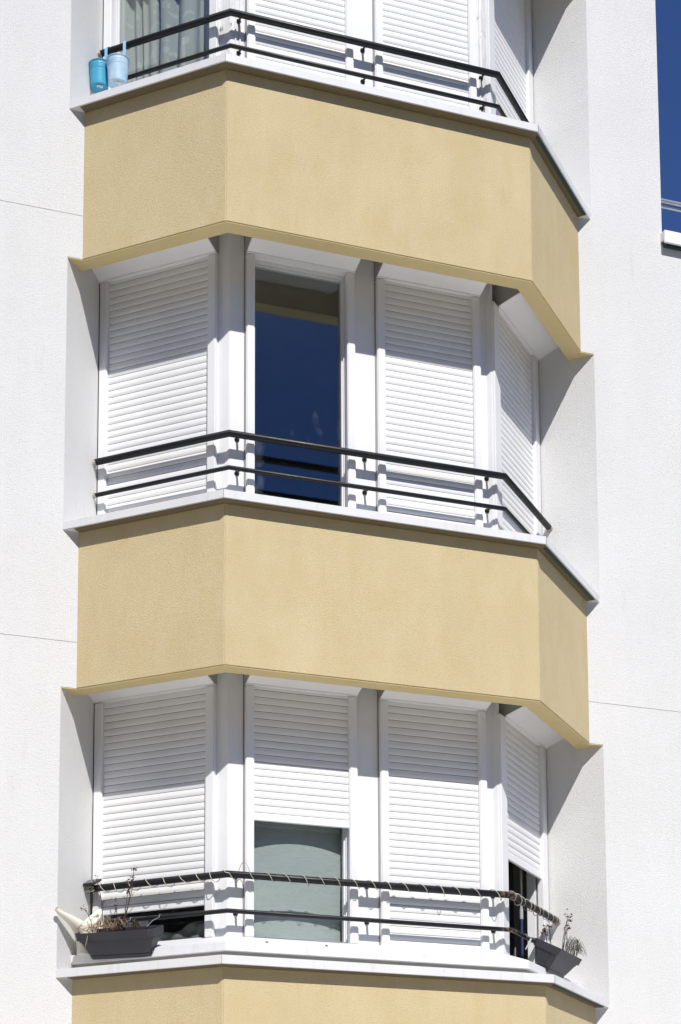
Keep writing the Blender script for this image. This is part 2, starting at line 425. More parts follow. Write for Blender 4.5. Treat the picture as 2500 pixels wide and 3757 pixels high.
def sill(o, k):
    ov = 0.070
    out = [(-0.811, D + 0.001), (-0.029, -ov), (W + 0.029, -ov), (2.834, D + 0.001)]
    inn = face_line(0.46, reveal_t('L', 0.37) + 0.03, reveal_t('R', 0.34) + 0.03)
    vs, fs = bandmesh(out, inn, SU + o, ST + o)
    s = MB().add(vs, fs).build('sill', M['sill'], BLD, 0.003, 'white metal sill along the bay')
    # mitre seams at the folded corners
    for c, sg in (((-0.029, -ov), 1), ((W + 0.029, -ov), -1)):
        MB().prism([(c[0] - 0.0012, c[1] - 0.0012), (c[0] + 0.0012, c[1] - 0.0012), (c[0] + 0.0012, c[1] + 0.01), (c[0] - 0.0012, c[1] + 0.01)], SU + o + 0.002, ST + o - 0.002).build('seam', M['grey_seal'], s)
    MB().add(*bandmesh([PL(1.0, -0.062), (-0.026, -0.062), (W + 0.026, -0.062), PR(1.0, -0.062)], face_line(-0.001, 1.0, 1.0), SU + o - 0.004, SU + o - 0.0005)).build('sill_shade_strip', M['sill_shade'], s)  # dark strip standing in for the shade under the sill
    # membrane seen under the right hand return
    m = MB()
    m.prism([PR(0.0, -0.060), PR(0.985, -0.060), PR(0.985, -0.038), PR(0.012, -0.038)], SU + o - 0.008, SU + o - 0.0045)
    m.build('membrane', M['green_seal'], s)
    return s

def posts(o, peel=False):
    z0, z1 = ST + o - 0.02, o + FH - 0.085
    mat = M['peeling'] if peel else M['column']
    cl = (DC['L'] / R2 - DC['F'], DC['F'])        # meeting of the left and front post planes
    cr = (W + DC['F'] - DC['R'] / R2, DC['F'])
    a = PL(0.275, DC['L']); ab = PL(0.275, DC['L'] + 0.1)
    m = MB().prism([a, cl, (0.246, DC['F']), (0.246, DC['F'] + 0.1), (cl[0] + 0.03, cl[1] + 0.1), ab], z0, z1)
    p1 = m.build('window_post', mat, BLD, 0.004, 'weathered corner post with peeling white paint' if peel else None)
    p2 = MB().box(PF, 0.973, 1.113, DC['F'], DC['F'] + 0.1, z0, z1).build('window_post', M['column'], BLD, 0.003)
    b = PR(0.198, DC['R']); bb = PR(0.198, DC['R'] + 0.1)
    p3 = MB().prism([(1.841, DC['F']), cr, b, bb, (cr[0] - 0.03, cr[1] + 0.1), (1.841, DC['F'] + 0.1)], z0, z1).build('window_post', mat, BLD, 0.004, 'weathered corner post with peeling white paint' if peel else None)
    # sealant beads beside the guides
    for x in (0.2475, 0.9705, 1.1155, 1.8385):
        MB().box(PF, x - 0.0022, x + 0.0022, DC['F'] - 0.004, DC['F'] + 0.05, z0, z1 - 0.17).build('seal', M['grey_seal'], p2)
    if peel:      # strip beads left on the old posts
        for x in (0.176, 0.205, 1.868, 1.905):
            MB().box(PF, x, x + 0.012, DC['F'] - 0.008, DC['F'] + 0.02, z0, z1).build('bead', mat, p1 if x < 1 else p3, 0.003)

PITCH = 0.0447
def slats(m, P, t0, t1, d, ztop, zbot, endbar=True):
    zb = zbot + (0.052 if endbar else 0.0)
    n0 = math.ceil((ztop - zb) / PITCH)
    z = zb + n0 * PITCH
    while z > zb + 1e-4:
        p = PITCH; prof = []
        for i in range(0, 10):
            u = i / 9
            prof.append((d + 0.0008 - 0.0030 * math.sin(math.pi * u ** 1.25), z - 0.0030 - (p - 0.0030) * u))
        prof = [(d + 0.004, z - 0.0032)] + prof + [(d + 0.0025, z - p + 0.0002)]
        vs = []
        for dd, zz in prof: vs += [P(t0, dd) + (zz,), P(t1, dd) + (zz,)]
        m.add(vs, [[2 * i, 2 * i + 1, 2 * i + 3, 2 * i + 2] for i in range(len(prof) - 1)])
        z -= p
    if endbar:
        m.section(P, t0, t1, [(d + 0.006, zb - 0.002), (d - 0.004, zb - 0.004), (d - 0.006, zb - 0.010), (d - 0.006, zbot + 0.003), (d - 0.002, zbot), (d + 0.010, zbot), (d + 0.010, zb - 0.002)])
    return m

def window(o, key, bottom=None, glazed=False, label=None, endbar=True, gbot=None, leaf=True):
    """one window of the bay: guides, shutter box, roller shutter (down to `bottom`), frame and pane where they show"""
    face, a, b, g = WIN[key]; P = PFN[face]; dg = DG[face]
    head = o + FH - (0.258 if o < -4 else 0.232)
    gb = ST + o + 0.001 if gbot is None else gbot
    c = P((a + b) / 2, dg + 0.05) + (gb,)
    w = holder('window', BLD, c, label)
    def gd(t0, t1):
        MB().box(P, t0, t1, dg, dg + 0.050, gb, head).build('guide_rail', M['pvc'], w, 0.006, seg=3)
    gd(a, a + g if not (face == 'R') else a + 0.112); gd(b - g if face != 'R' else b - 0.095, b)
    t0 = a + (g if face != 'R' else 0.112); t1 = b - (g if face != 'R' else 0.095)
    # shutter box: sloping white panel behind the spandrel, end cheeks coloured grey for the shade on them
    ba = a if face != 'R' else a + 0.098
    bx = MB().section(P, ba + 0.001, b - 0.001 if face == 'F' else b + 0.004, [(dg - 0.006, head + 0.001), (dg - 0.006, head + 0.009), (0.119, head + 0.090), (0.119, o + FH - 0.081), (dg + 0.10, o + FH - 0.081), (dg + 0.10, head + 0.001)])
    box = bx.build('shutter_box', M['boxpanel'], w)
    for tt in (ba, b):
        s = 1 if tt == ba else -1
        if face != 'F' and ((face == 'L' and tt == b) or (face == 'R' and tt == b)): continue
        e0, e1 = (tt - 0.004, tt) if s == 1 else (tt, tt + 0.004)
        MB().section(P, e0, e1, [(dg - 0.002, head + 0.008), (0.123, head + 0.092), (0.123, o + FH - 0.082), (dg + 0.04, o + FH - 0.082), (dg + 0.04, head + 0.008)]).build('end_cheek', M['cheek'], box)
    if bottom is not None:
        m = slats(MB(), P, t0 - 0.012, t1 + 0.012, dg + 0.024, head + 0.03, bottom, endbar)
        m.build('roller_shutter', M['shutter'], w, normals=False)
        MB().box(P, t0 - 0.012, t1 + 0.012, dg + 0.0305, dg + 0.0325, bottom + 0.004, head + 0.03).build('slat_gap_shade', M['dark_gap'], w)  # black sheet standing in for the darkness between the slats
    if glazed:
        df = dg + 0.062; fw = 0.026; zb = gb
        fr = MB()
        fr.box(P, a, t0 + 0.004, df, df + 0.06, zb, head + 0.03).box(P, t1 - 0.004, b, df, df + 0.06, zb, head + 0.03)
        fr.section(P, t0 + 0.004, t1 - 0.004, [(df, head - 0.020), (df, head + 0.03), (df + 0.06, head + 0.03), (df + 0.06, head - 0.020)])
        fr.section(P, t0 + 0.004, t1 - 0.004, [(df, zb), (df, zb + 0.012), (df + 0.06, zb + 0.012), (df + 0.06, zb)])
        frame = fr.build('frame', M['pvc'], w, 0.003)
        if leaf:
            l0, l1, zz0, zz1 = t0 + 0.004, t1 - 0.004, zb + 0.013, head - 0.021
            f2 = MB(); q = 0.009
            f2.box(P, l0, l0 + q, df + 0.014, df + 0.05, zz0, zz1).box(P, l1 - q, l1, df + 0.014, df + 0.05, zz0, zz1)
            f2.box(P, l0 + q, l1 - q, df + 0.014, df + 0.05, zz1 - q, zz1).box(P, l0 + q, l1 - q, df + 0.014, df + 0.05, zz0, zz0 + q)
            f2.build('sash', M['pvc'], frame, 0.003)
            MB().box(P, l0 + q, l1 - q, df + 0.026, df + 0.032, zz0 + q, zz1 - q).build('pane', M['glass'], w)
    return w

def railing(o, ztop, zlow, bx, zb, mat, label):
    r = holder('railing', BLD, (W / 2, 0.33, ztop), label)
    pts = [PL(reveal_t('L', 0.3246) + 0.02, 0.3246), (0.125, 0.334), (1.963, 0.329), PR(reveal_t('R', 0.281) + 0.02, 0.281)]
    MB().tube([p + (ztop,) for p in pts], 0.0212, 20).build('top_rail', mat, r)
    MB().tube([p + (zlow,) for p in pts], 0.0138, 16).build('lower_rail', mat, r)
    for x in bx:
        for zr, zc, rad in ((ztop, zb[0], 0.0212), (zlow, zb[1], 0.0138)):
            m = MB().tube([(x, DC['F'] + 0.004, zc), (x, 0.372, zc), (x + 0.001, 0.334, zr - 0.004)], 0.0075, 10)
            m.build('bracket', mat, r)
            MB().tube([(x, DC['F'] + 0.002, zc), (x, DC['F'] - 0.006, zc), (x, DC['F'] - 0.014, zc)], [0.016, 0.016, 0.010], 14).build('bracket_flange', mat, r)
    for zr, rad in ((ztop, 0.0212), (zlow, 0.0138)):
        for P, q, d in ((PL, 'L', 0.3246), (PR, 'R', 0.281)):
            t = reveal_t(q, d); rnd = random.Random(int(zr * 100) + len(q))
            path = [P(t - 0.020, d) + (zr,), P(t - 0.010, d) + (zr - 0.002,), P(t + 0.006, d) + (zr - 0.004,), P(t + 0.02, d) + (zr - 0.004,)]
            MB().tube(path, [rad * 1.02, rad * 1.10, rad * 1.42, rad * 1.6], 11, mitre=False).build('mortar_collar', M['mortar'], r)
    return r

for k in range(-1, 3):
    o = -FH * k
    spandrel(o); 
    if k >= 0: sill(o, k)
    if k >= 0: posts(o, peel=(k == 0))
# rooms behind the windows
for k in range(0, 3):
    o = -FH * k
    z0, z1 = o + 0.081, o + FH - 0.081
    m = MB()
    m.prism([(-0.75, 5.2), (2.75, 5.2), (2.75, 5.3), (-0.75, 5.3)], z0, z1).prism([(-0.75, 1.36), (-0.65, 1.36), (-0.65, 5.2), (-0.75, 5.2)], z0, z1).prism([(2.65, 1.36), (2.75, 1.36), (2.75, 5.2), (2.65, 5.2)], z0, z1)
    m.prism([(-0.75, 1.25), (-0.42, 1.25), (-0.42, 1.36), (-0.75, 1.36)], z0, z1).prism([(2.42, 1.25), (2.75, 1.25), (2.75, 1.36), (2.42, 1.36)], z0, z1)
    m.build('room_wall', M['room'], BLD)

# windows: top, middle, bottom storey
o = 0.0
window(o, 'L', None, True, 'unshuttered window of the top storey with lace curtain behind it')
for key in ('F1', 'F2', 'R'): window(o, key, ST + o + 0.002, False)
o = -FH
window(o, 'L', ST + o + 0.002, False)
window(o, 'F1', None, True, 'open shuttered window of the middle storey reflecting the blue sky')
window(o, 'F2', ST + o + 0.002, False); window(o, 'R', ST + o + 0.002, False)
o = -2 * FH
GB = -4.553
window(o, 'L', -4.349, True, 'window of the bottom storey with its shutter left ajar', gbot=GB)
window(o, 'F1', -3.836, True, 'window of the bottom storey with its shutter halfway down', gbot=GB)
window(o, 'F2', -4.561, False, gbot=-4.60)
window(o, 'R', -3.918, True, 'open window of the bottom storey with its shutter halfway down', gbot=GB, leaf=False)
# retrofitted inner sill of the bottom storey
d0, d1 = 0.120, 0.44
ws = MB()
for (P, eL, eR) in ((None, 0, 0),):
    outl = face_line(d0, reveal_t('L', d0) + 0.01, reveal_t('R', d0) + 0.01); mid = face_line(DG['R'] - 0.02, reveal_t('L', DG['R']) + 0.01, reveal_t('R', DG['R']) + 0.01); inl = face_line(0.47, 1.14, 1.14)
    vs = []
    for ln, z in ((outl, -4.692), (outl, -4.638), (mid, -4.566), (inl, -4.556), (inl, -4.692)): vs += [p + (z,) for p in ln]
    fs = []
    for r in range(5):
        for i in range(3): fs.append([r * 4 + i, r * 4 + i + 1, ((r + 1) % 5) * 4 + i + 1, ((r + 1) % 5) * 4 + i])
    fs += [[0, 4, 8, 12, 16], [3, 7, 11, 15, 19]]
    ws.add(vs, fs)
s2 = ws.build('inner_sill', M['sill'], BLD, 0.003, 'second white sill fitted above the main one')
MB().add(*bandmesh(face_line(0.140, 1.10, 1.10), face_line(0.45, 1.14, 1.14), -4.751, -4.693)).build('sill_gap_shade', M['gap_shade'], s2)  # grey band standing in for the shade below the inner sill
for x, z in ((0.315, -4.622), (0.684, -4.622)):
    MB().tube([(x, 0.160, z), (x, 0.185, z + 0.006)], 0.006, 10).build('screw', M['screw'], s2)

# railings
M['rail'] = rails('black_rail_paint'); 
rail_b = rails('rusting_black_rail_paint', [((1.963, 0.329, -4.192), 0.10), ((1.963, 0.329, -4.412), 0.09), (PR(1.05, 0.281) + (-4.192,), 0.06)])
BX = {0: (0.203, 1.041, 1.880), 1: (0.199, 1.036, 1.877), 2: (0.199, 1.032, 1.876)}
railing(0, 1.327, 1.100, BX[0], (1.336, 1.118), M['rail'], 'black handrail of the top storey')
railing(0, -1.457, -1.675, BX[1], (-1.450, -1.668), M['rail'], 'black handrail of the middle storey')
railing(0, -4.192, -4.412, BX[2], (-4.186, -4.408), rail_b, 'rusty black handrail of the bottom storey')

# ------------------------------------------------------------------ curtain and cloth behind the glass
def cloth(P, t0, t1, d, z0, z1, fn, nt, nz):
    vs = []; fs = []
    for j in range(nz + 1):
        for i in range(nt + 1):
            t = t0 + (t1 - t0) * i / nt; z = z0 + (z1 - z0) * j / nz
            vs.append(P(t, d + fn(t, z)) + (z,))
    for j in range(nz):
        for i in range(nt):
            q = j * (nt + 1) + i; fs.append([q, q + 1, q + nt + 2, q + nt + 1])
    return MB().add(vs, fs, True)
def pleats(t, z):
    v = 0
    for c, w, h in ((0.42, 0.022, 0.04), (0.50, 0.05, 0.02), (0.645, 0.03, 0.045), (0.77, 0.012, 0.05), (0.86, 0.03, 0.05), (0.905, 0.014, 0.05), (0.97, 0.03, 0.05)):
        v += h * math.exp(-((t - c) / w) ** 2)
    return v + 0.01 * math.sin(t * 42) + 0.012 * math.sin(z * 5 + t * 9)
lc = cloth(PL, 0.30, 1.06, 0.475, 0.70, 2.50, pleats, 150, 30).build('lace_curtain', M['lace'], normals=False)
tag(lc, 'pale lace curtain with stitched flowers behind the unshuttered top left window', 'curtain')
bl = cloth(PF, 0.285, 0.905, 0.500, -4.545, -3.05, lambda t, z: 0.035 * ((t - 0.62) / 0.3) ** 2 + 0.006 * math.sin(z * 9 + t * 4), 40, 40).build('cloth_blind', M['blind'], normals=False)
tag(bl, 'grey green cloth hung behind the half shuttered window of the bottom storey', 'blind')

vs = []; fs = []; nt_, nz_ = 50, 16
for j in range(nz_ + 1):
    for i in range(nt_ + 1):
        t = 0.30 + 0.52 * i / nt_; top = -4.385 - 0.26 * (t - 0.30) + 0.012 * math.sin(t * 30)
        z = -4.552 + (top + 4.552) * j / nz_
        vs.append(PL(t, 0.492 + 0.10 * (z + 4.552) + 0.012 * math.sin(t * 46 + z * 30) + 0.008 * math.sin(t * 19 - z * 60)) + (z,))
for j in range(nz_):
    for i in range(nt_):
        q = j * (nt_ + 1) + i; fs.append([q, q + 1, q + nt_ + 2, q + nt_ + 1])
cl = MB().add(vs, fs, True).build('grey_curtain', M['greycloth'], normals=False)
tag(cl, 'crumpled grey curtain edge inside the ajar bottom left window', 'curtain')

# ------------------------------------------------------------------ blue hanging pots on the top rail
def pot(t, d, zr, r, h, mat, smat, label, tilt=0, sticker=True):
    c = PL(t, d) + (zr - h,)
    e = thing('hanging_pot', label, 'flower pot', c, 'blue metal pots hooked over the top handrail')
    rb = r * 0.79
    prof = [(1e-4, 0.004), (rb - 0.004, 0.004), (rb, 0.0), (rb + 0.001, 0.004)]
    def rad(u): return rb + (r - 0.004 - rb) * u
    for u in (0.2, 0.5, 0.66): prof.append((rad(u), h * u))
    for c0 in (0.72, 0.79, 0.86):
        prof += [(rad(c0 - 0.03), h * (c0 - 0.03)), (rad(c0) + 0.003, h * c0), (rad(c0 + 0.03), h * (c0 + 0.03))]
    prof += [(rad(0.96), h * 0.965), (r, h * 0.985), (r + 0.001, h), (r - 0.003, h), (rad(0.9) - 0.003, h * 0.9), (rb - 0.003, 0.008), (1e-4, 0.008)]
    MB().lathe(c, prof, 40).build('pot_body', mat, e)
    # strap: up the back of the pot, in front of the rail, over it
    dr = 0.3246; w = 0.0105; pts = []
    pts.append((d + r + 0.001, zr - 0.03)); pts.append((d + r + 0.001, zr + 0.01)); pts.append((dr - 0.0245, zr + 0.05))
    for a in range(0, 8):
        an = math.pi - a * math.pi / 7
        pts.append((dr + 0.0245 * math.cos(an), 1.327 + 0.0245 * math.sin(an)))
    pts.append((dr + 0.0245, 1.315))
    vs = []; n = len(pts)
    for k, off in ((0, 0.0), (1, 0.0022)):
        for i, (dd, z) in enumerate(pts):
            a = pts[max(0, i - 1)]; b = pts[min(n - 1, i + 1)]; tx, tz = b[0] - a[0], b[1] - a[1]; L = math.hypot(tx, tz)
            nx, nz = -tz / L * off, tx / L * off
            vs += [PL(t + w, dd + nx) + (z + nz,), PL(t - w, dd + nx) + (z + nz,)]
    fs = []
    for i in range(n - 1):
        a, b = 2 * i, 2 * n + 2 * i
        fs += [[a, a + 1, a + 3, a + 2], [b, b + 1, b + 3, b + 2], [a, a + 2, b + 2, b], [a + 1, a + 3, b + 3, b + 1]]
    fs += [[0, 1, 2 * n + 1, 2 * n], [2 * n - 2, 2 * n - 1, 4 * n - 1, 4 * n - 2]]
    MB().add(vs, fs).build('strap', smat, e)
    if sticker:
        q = [(-0.020, -0.020), (0.018, -0.020), (0.018, 0.004), (-0.020, 0.004)]
        st = MB().prism([(c[0] + x, c[1] + y - 0.012) for x, y in q], c[2] - 0.0012, c[2] - 0.0002).build('sticker', M['sticker'], e)
        lm = MB()
        for y, x0, x1 in ((-0.011, -0.016, 0.002), (-0.024, -0.014, 0.013)):
            lm.prism([(c[0] + x0, c[1] + y), (c[0] + x1, c[1] + y), (c[0] + x1, c[1] + y + 0.0022), (c[0] + x0, c[1] + y + 0.0022)], c[2] - 0.0018, c[2] - 0.0013)
        lm.build('print', M['wire'], st)
    return e
pot(1.043, 0.225, 1.168, 0.071, 0.160, M['pot_blue'], M['strap_blue'], 'turquoise blue metal pot hanging from the handrail next to the white wall')
pot(0.905, 0.222, 1.158, 0.075, 0.168, M['pot_pale'], M['strap_pale'], 'faded pale blue dirty pot hanging on the handrail by the lace curtain', sticker=True)

# ------------------------------------------------------------------ planters
def planter(P, tc, length, dfront, zfront, roll, tilt, label, flip=1):
    """trough leaning outwards: built flat round its rim centre, then turned"""
    L, Wd, Hh = length, 0.185, 0.165
    e = thing('planter_box', label, 'planter', P(tc, dfront) + (zfront,), 'anthracite planter boxes on the bottom sill')
    ex = Vector(P(1, 0) + (0,)) - Vector(P(0, 0) + (0,)); ed = Vector(P(0, 1) + (0,)) - Vector(P(0, 0) + (0,)); ez = Vector((0, 0, 1))
    O = Vector(P(tc, dfront) + (zfront,))
    ca, sa = math.cos(tilt), math.sin(tilt); cb, sb_ = math.cos(roll), math.sin(roll)
    def X(t, d, z):
        t, z = t * cb - z * sb_, t * sb_ + z * cb
        d, z = d * ca - z * sa, d * sa + z * ca
        return tuple(O + ex * t + ed * d + ez * z)
    def ring(l, w, z, c=0.028, inset=0):
        hl = l / 2 - inset; d0 = (Wd - w) / 2 + inset; d1 = (Wd + w) / 2 - inset
        return [X(a, b, z) for a, b in ((-hl + c, d0), (hl - c, d0), (hl, d0 + c), (hl, d1 - c), (hl - c, d1), (-hl + c, d1), (-hl, d1 - c), (-hl, d0 + c))]
    def loft(rings, cap0=True, cap1=False):
        m = MB(); vs = [p for r in rings for p in r]; n = 8
        fs = [[i * n + k, i * n + (k + 1) % n, (i + 1) * n + (k + 1) % n, (i + 1) * n + k] for i in range(len(rings) - 1) for k in range(n)]
        if cap0: fs.append(list(range(n))[::-1])
        if cap1: fs.append([(len(rings) - 1) * n + k for k in range(n)])
        return m.add(vs, fs)
    body = loft([ring(L - 0.115, Wd - 0.075, -Hh + 0.026), ring(L - 0.030, Wd - 0.022, -0.040)], True).build('trough', M['planter'], e, 0.002)
    loft([ring(L - 0.01, Wd - 0.008, -0.046), ring(L, Wd, 0), ring(L, Wd, 0, inset=0.006), ring(L - 0.02, Wd - 0.02, -0.06, inset=0.006)], False).build('rim', M['planter'], e)
    loft([ring(L - 0.130, Wd - 0.085, -Hh), ring(L - 0.117, Wd - 0.076, -Hh + 0.025)], True, True).build('saucer', M['planter'], e, 0.003)
    loft([ring(L - 0.05, Wd - 0.05, -0.022), ring(L - 0.055, Wd - 0.055, -0.020)], True, True).build('soil', M['soil'], e)
    # overflow notch low in the end, and two wire hooks over the rail
    s = flip
    hl = (L - 0.112) / 2 + 0.003
    q = [X(s * hl, 0.065, -Hh + 0.030), X(s * hl, 0.115, -Hh + 0.030), X(s * (hl + 0.004), 0.110, -Hh + 0.044), X(s * (hl + 0.004), 0.070, -Hh + 0.044)]
    q2 = [(p[0] + ex[0] * s * 0.003, p[1] + ex[1] * s * 0.003, p[2]) for p in q]
    MB().add(q + q2, [[0, 1, 2, 3], [4, 5, 6, 7], [0, 1, 5, 4], [1, 2, 6, 5], [2, 3, 7, 6], [3, 0, 4, 7]]).build('overflow_notch', M['screw'], e)
    return e, X
pl1, X1 = planter(PL, 0.735, 0.530, -0.012, -4.548, math.radians(2.0), math.radians(19), 'dark grey planter box leaning on the sill beside the cream watering can', -1)
pl2, X2 = planter(PR, 0.530, 0.480, 0.0, -4.532, 0, math.radians(27), 'dark grey planter box leaning under the open window by the right wall', -1)

def hook(e, P, t, dr, zr, X, xt):
    pts = []
    for a in range(0, 9):
        an = -0.3 + a * (math.pi + 0.5) / 8
        pts.append(P(t, dr + 0.0175 * math.cos(an)) + (zr + 0.0175 * math.sin(an),))
    end = X(xt, 0.17, -0.005)
    a = Vector(pts[-1]); b = Vector(end)
    pts += [tuple(a.lerp(b, 0.5) + Vector((0, 0, 0.01))), tuple(b)]
    MB().tube(pts, 0.0032, 8).build('hook', M['wire'], e)
hook(pl1, PL, 0.80, 0.3246, -4.412, X1, 0.06); hook(pl1, PL, 0.60, 0.3246, -4.412, X1, -0.14)
hook(pl2, PR, 0.44, 0.281, -4.412, X2, -0.10); hook(pl2, PR, 0.62, 0.281, -4.412, X2, 0.08)
MB().tube([PR(0.315, 0.195) + (-4.455,), PR(0.305, 0.20) + (-4.475,), PR(0.27, 0.215) + (-4.525,)], [0.008, 0.006, 0.004], 10).build('bracket', M['palepole'], pl2)

# ------------------------------------------------------------------ plants in the planters
def leafcluster(m, c, n, r, size):
    for _ in range(n):
        p = Vector(c) + Vector((random.gauss(0, r), random.gauss(0, r), random.gauss(0, r * 1.3)))
        a = Vector((random.uniform(-1, 1), random.uniform(-1, 1), random.uniform(-1, 1))).normalized()
        b = a.cross(Vector((random.uniform(-1, 1), random.uniform(-1, 1), random.uniform(-1, 1)))).normalized()
        s = size * random.uniform(0.6, 1.3); q = a.cross(b) * s * 0.25
        m.add([p - a * s, p - b * s * 0.45 + q, p + a * s, p + b * s * 0.45 + q], [[0, 1, 2], [0, 2, 3]])
def stemline(m, pts, r0=0.0028, r1=0.0016):
    n = 8; P = [Vector(p) for p in pts]; out = []
    for i in range(len(P) - 1):
        for j in range(n):
            out.append(P[i].lerp(P[i + 1], j / n) + Vector((random.gauss(0, 0.0006), random.gauss(0, 0.0006), 0)))
    out.append(P[-1])
    rr = [r0 + (r1 - r0) * i / (len(out) - 1) for i in range(len(out))]
    m.tube(out, rr, 6, mitre=False)
g1 = 'dried plants in the planter boxes'
def QL(t, d): return PL(t - 0.06, d - 0.09)
def QR(t, d): return PR(t - 0.245, d - 0.078)
DZ = {QL: -0.024, QR: -0.045}
def dried(name, label, P, stems, clusters, base, cat='plant'):
    e = thing(name, label, cat, base, g1)
    m = MB()
    for s in stems: stemline(m, [P(t, d) + (z + DZ[P],) for t, d, z in s])
    m.build('stem', M['stem'], e)
    if clusters:
        for t, d, z, n, r, sz in clusters:
            m = MB(); leafcluster(m, P(t, d) + (z + DZ[P],), n, r, sz)
            m.build('leaf_cluster', M['dry_leaf'], e, normals=False)
    return e
b = 0.19
dried('dried_stalk', 'tall bunch of dead brown stalks rising past the handrail over the left planter', QL,
      [[(0.80, b, -4.50), (0.765, b, -4.40), (0.725, b, -4.27), (0.71, b, -4.13)], [(0.80, b, -4.50), (0.77, b, -4.40), (0.745, b, -4.21)], [(0.795, b, -4.50), (0.755, b, -4.38), (0.738, b, -4.28)],
       [(0.81, b, -4.50), (0.80, b, -4.43), (0.775, b, -4.40)], [(0.80, b, -4.49), (0.78, b, -4.44), (0.80, b, -4.41)]],
      [(0.711, b, -4.13, 10, 0.010, 0.012), (0.716, b, -4.185, 8, 0.008, 0.011), (0.745, b, -4.215, 14, 0.012, 0.012), (0.742, b, -4.245, 8, 0.012, 0.010), (0.735, b, -4.275, 14, 0.010, 0.012), (0.80, b, -4.46, 24, 0.014, 0.013), (0.79, b, -4.43, 12, 0.012, 0.011)], QL(0.80, b) + (-4.52,))
dried('dried_stalk', 'thin single dead stalk beside the solar lamp over the left planter', QL,
      [[(0.915, b, -4.50), (0.925, b, -4.40), (0.935, b, -4.29), (0.965, b, -4.19)], [(0.928, b, -4.33), (0.915, b, -4.305)]], [(0.968, b, -4.18, 9, 0.012, 0.010), (0.918, b, -4.31, 4, 0.006, 0.008)], QL(0.915, b) + (-4.52,))
dried('dried_stalk', 'short dead stalk with one brown seed head above the left planter', QL,
      [[(0.815, b, -4.49), (0.82, b, -4.41), (0.838, b, -4.35)]], [(0.838, b, -4.345, 14, 0.006, 0.009), (0.836, b, -4.315, 10, 0.006, 0.008), (0.836, b, -4.375, 8, 0.005, 0.008)], QL(0.815, b) + (-4.52,))
dried('dried_stalk', 'bent dead stalk leaning in front of the cream watering can', QL,
      [[(0.975, 0.16, -4.50), (0.985, 0.16, -4.43), (1.02, 0.16, -4.36), (1.045, 0.16, -4.345)]], [(1.045, 0.16, -4.348, 9, 0.010, 0.010), (1.03, 0.16, -4.345, 4, 0.008, 0.008)], QL(0.975, 0.16) + (-4.52,))
e = thing('dry_grass_tuft', 'tangle of straw coloured dead grass and small green sprigs in the left planter', 'plant', QL(0.9, b) + (-4.52,), g1)
m = MB()
for _ in range(46):
    t = random.uniform(0.80, 1.02); d = random.uniform(0.12, 0.24); h = random.uniform(0.015, 0.07); l = random.uniform(-0.09, 0.09)
    z = -4.539 + (d - 0.1) * 0.36
    m.tube([QL(t, d) + (z,), QL(t + l * 0.35, d - 0.01) + (z + h,), QL(t + l * 0.8, d - 0.03) + (z + h * 0.8,), QL(t + l * 1.2, d - 0.04) + (z + h * 0.25,)], 0.0013, 5, mitre=False)
m.tube([QL(0.965, 0.12) + (-4.50 - 0.024,), QL(0.958, 0.085) + (-4.539,), QL(0.962, 0.080) + (-4.584,), QL(0.975, 0.082) + (-4.624,)], 0.0025, 6, mitre=False)
m.build('straw_blade', M['straw'], e)
m = MB()
leafcluster(m, QL(0.90, b) + (-4.479,), 26, 0.014, 0.010); leafcluster(m, QL(0.895, b) + (-4.454,), 10, 0.010, 0.009); leafcluster(m, QL(0.885, 0.17) + (-4.499,), 20, 0.015, 0.009)
m.build('green_sprig', M['greenleaf'], e, normals=False)
dried('dried_stalk', 'small curled dead sprig near the free end of the left planter', QL,
      [[(0.70, 0.18, -4.50), (0.70, 0.17, -4.46), (0.685, 0.16, -4.455), (0.672, 0.15, -4.49)], [(0.70, 0.18, -4.5), (0.71, 0.18, -4.455)]], [(0.675, 0.15, -4.487, 10, 0.006, 0.010), (0.70, 0.17, -4.455, 10, 0.009, 0.010)], QL(0.70, 0.18) + (-4.52,))

def RX(t, d, z): return QR(t, d) + (z - 0.045,)
dried('dried_stalk', 'two long dead stalks with curled brown leaves over the right planter', QR,
      [[(0.80, 0.15, -4.46), (0.83, 0.15, -4.37), (0.88, 0.15, -4.28), (0.93, 0.15, -4.215)], [(0.82, 0.15, -4.46), (0.86, 0.15, -4.36), (0.905, 0.15, -4.26), (0.94, 0.15, -4.225)]],
      [(0.94, 0.15, -4.205, 12, 0.011, 0.013), (0.95, 0.15, -4.27, 10, 0.010, 0.012), (0.985, 0.15, -4.235, 3, 0.006, 0.010)], RX(0.81, 0.15, -4.5))
dried('dried_stalk', 'short dead stalk with rust brown leaves at the near end of the right planter', QR,
      [[(0.735, 0.20, -4.44), (0.72, 0.20, -4.36), (0.685, 0.20, -4.30)], [(0.66, 0.20, -4.43), (0.625, 0.20, -4.37), (0.60, 0.20, -4.35)], [(0.90, 0.15, -4.46), (0.905, 0.15, -4.30)]],
      [(0.69, 0.20, -4.31, 7, 0.010, 0.011), (0.665, 0.20, -4.275, 4, 0.006, 0.011), (0.607, 0.20, -4.36, 10, 0.010, 0.013), (0.605, 0.20, -4.33, 5, 0.006, 0.010), (0.90, 0.15, -4.30, 8, 0.009, 0.012)], RX(0.72, 0.20, -4.5))
e = thing('dry_grass_tuft', 'wiry arching tuft of dry grass at the wall end of the right planter', 'plant', RX(0.95, 0.15, -4.5), g1)
m = MB()
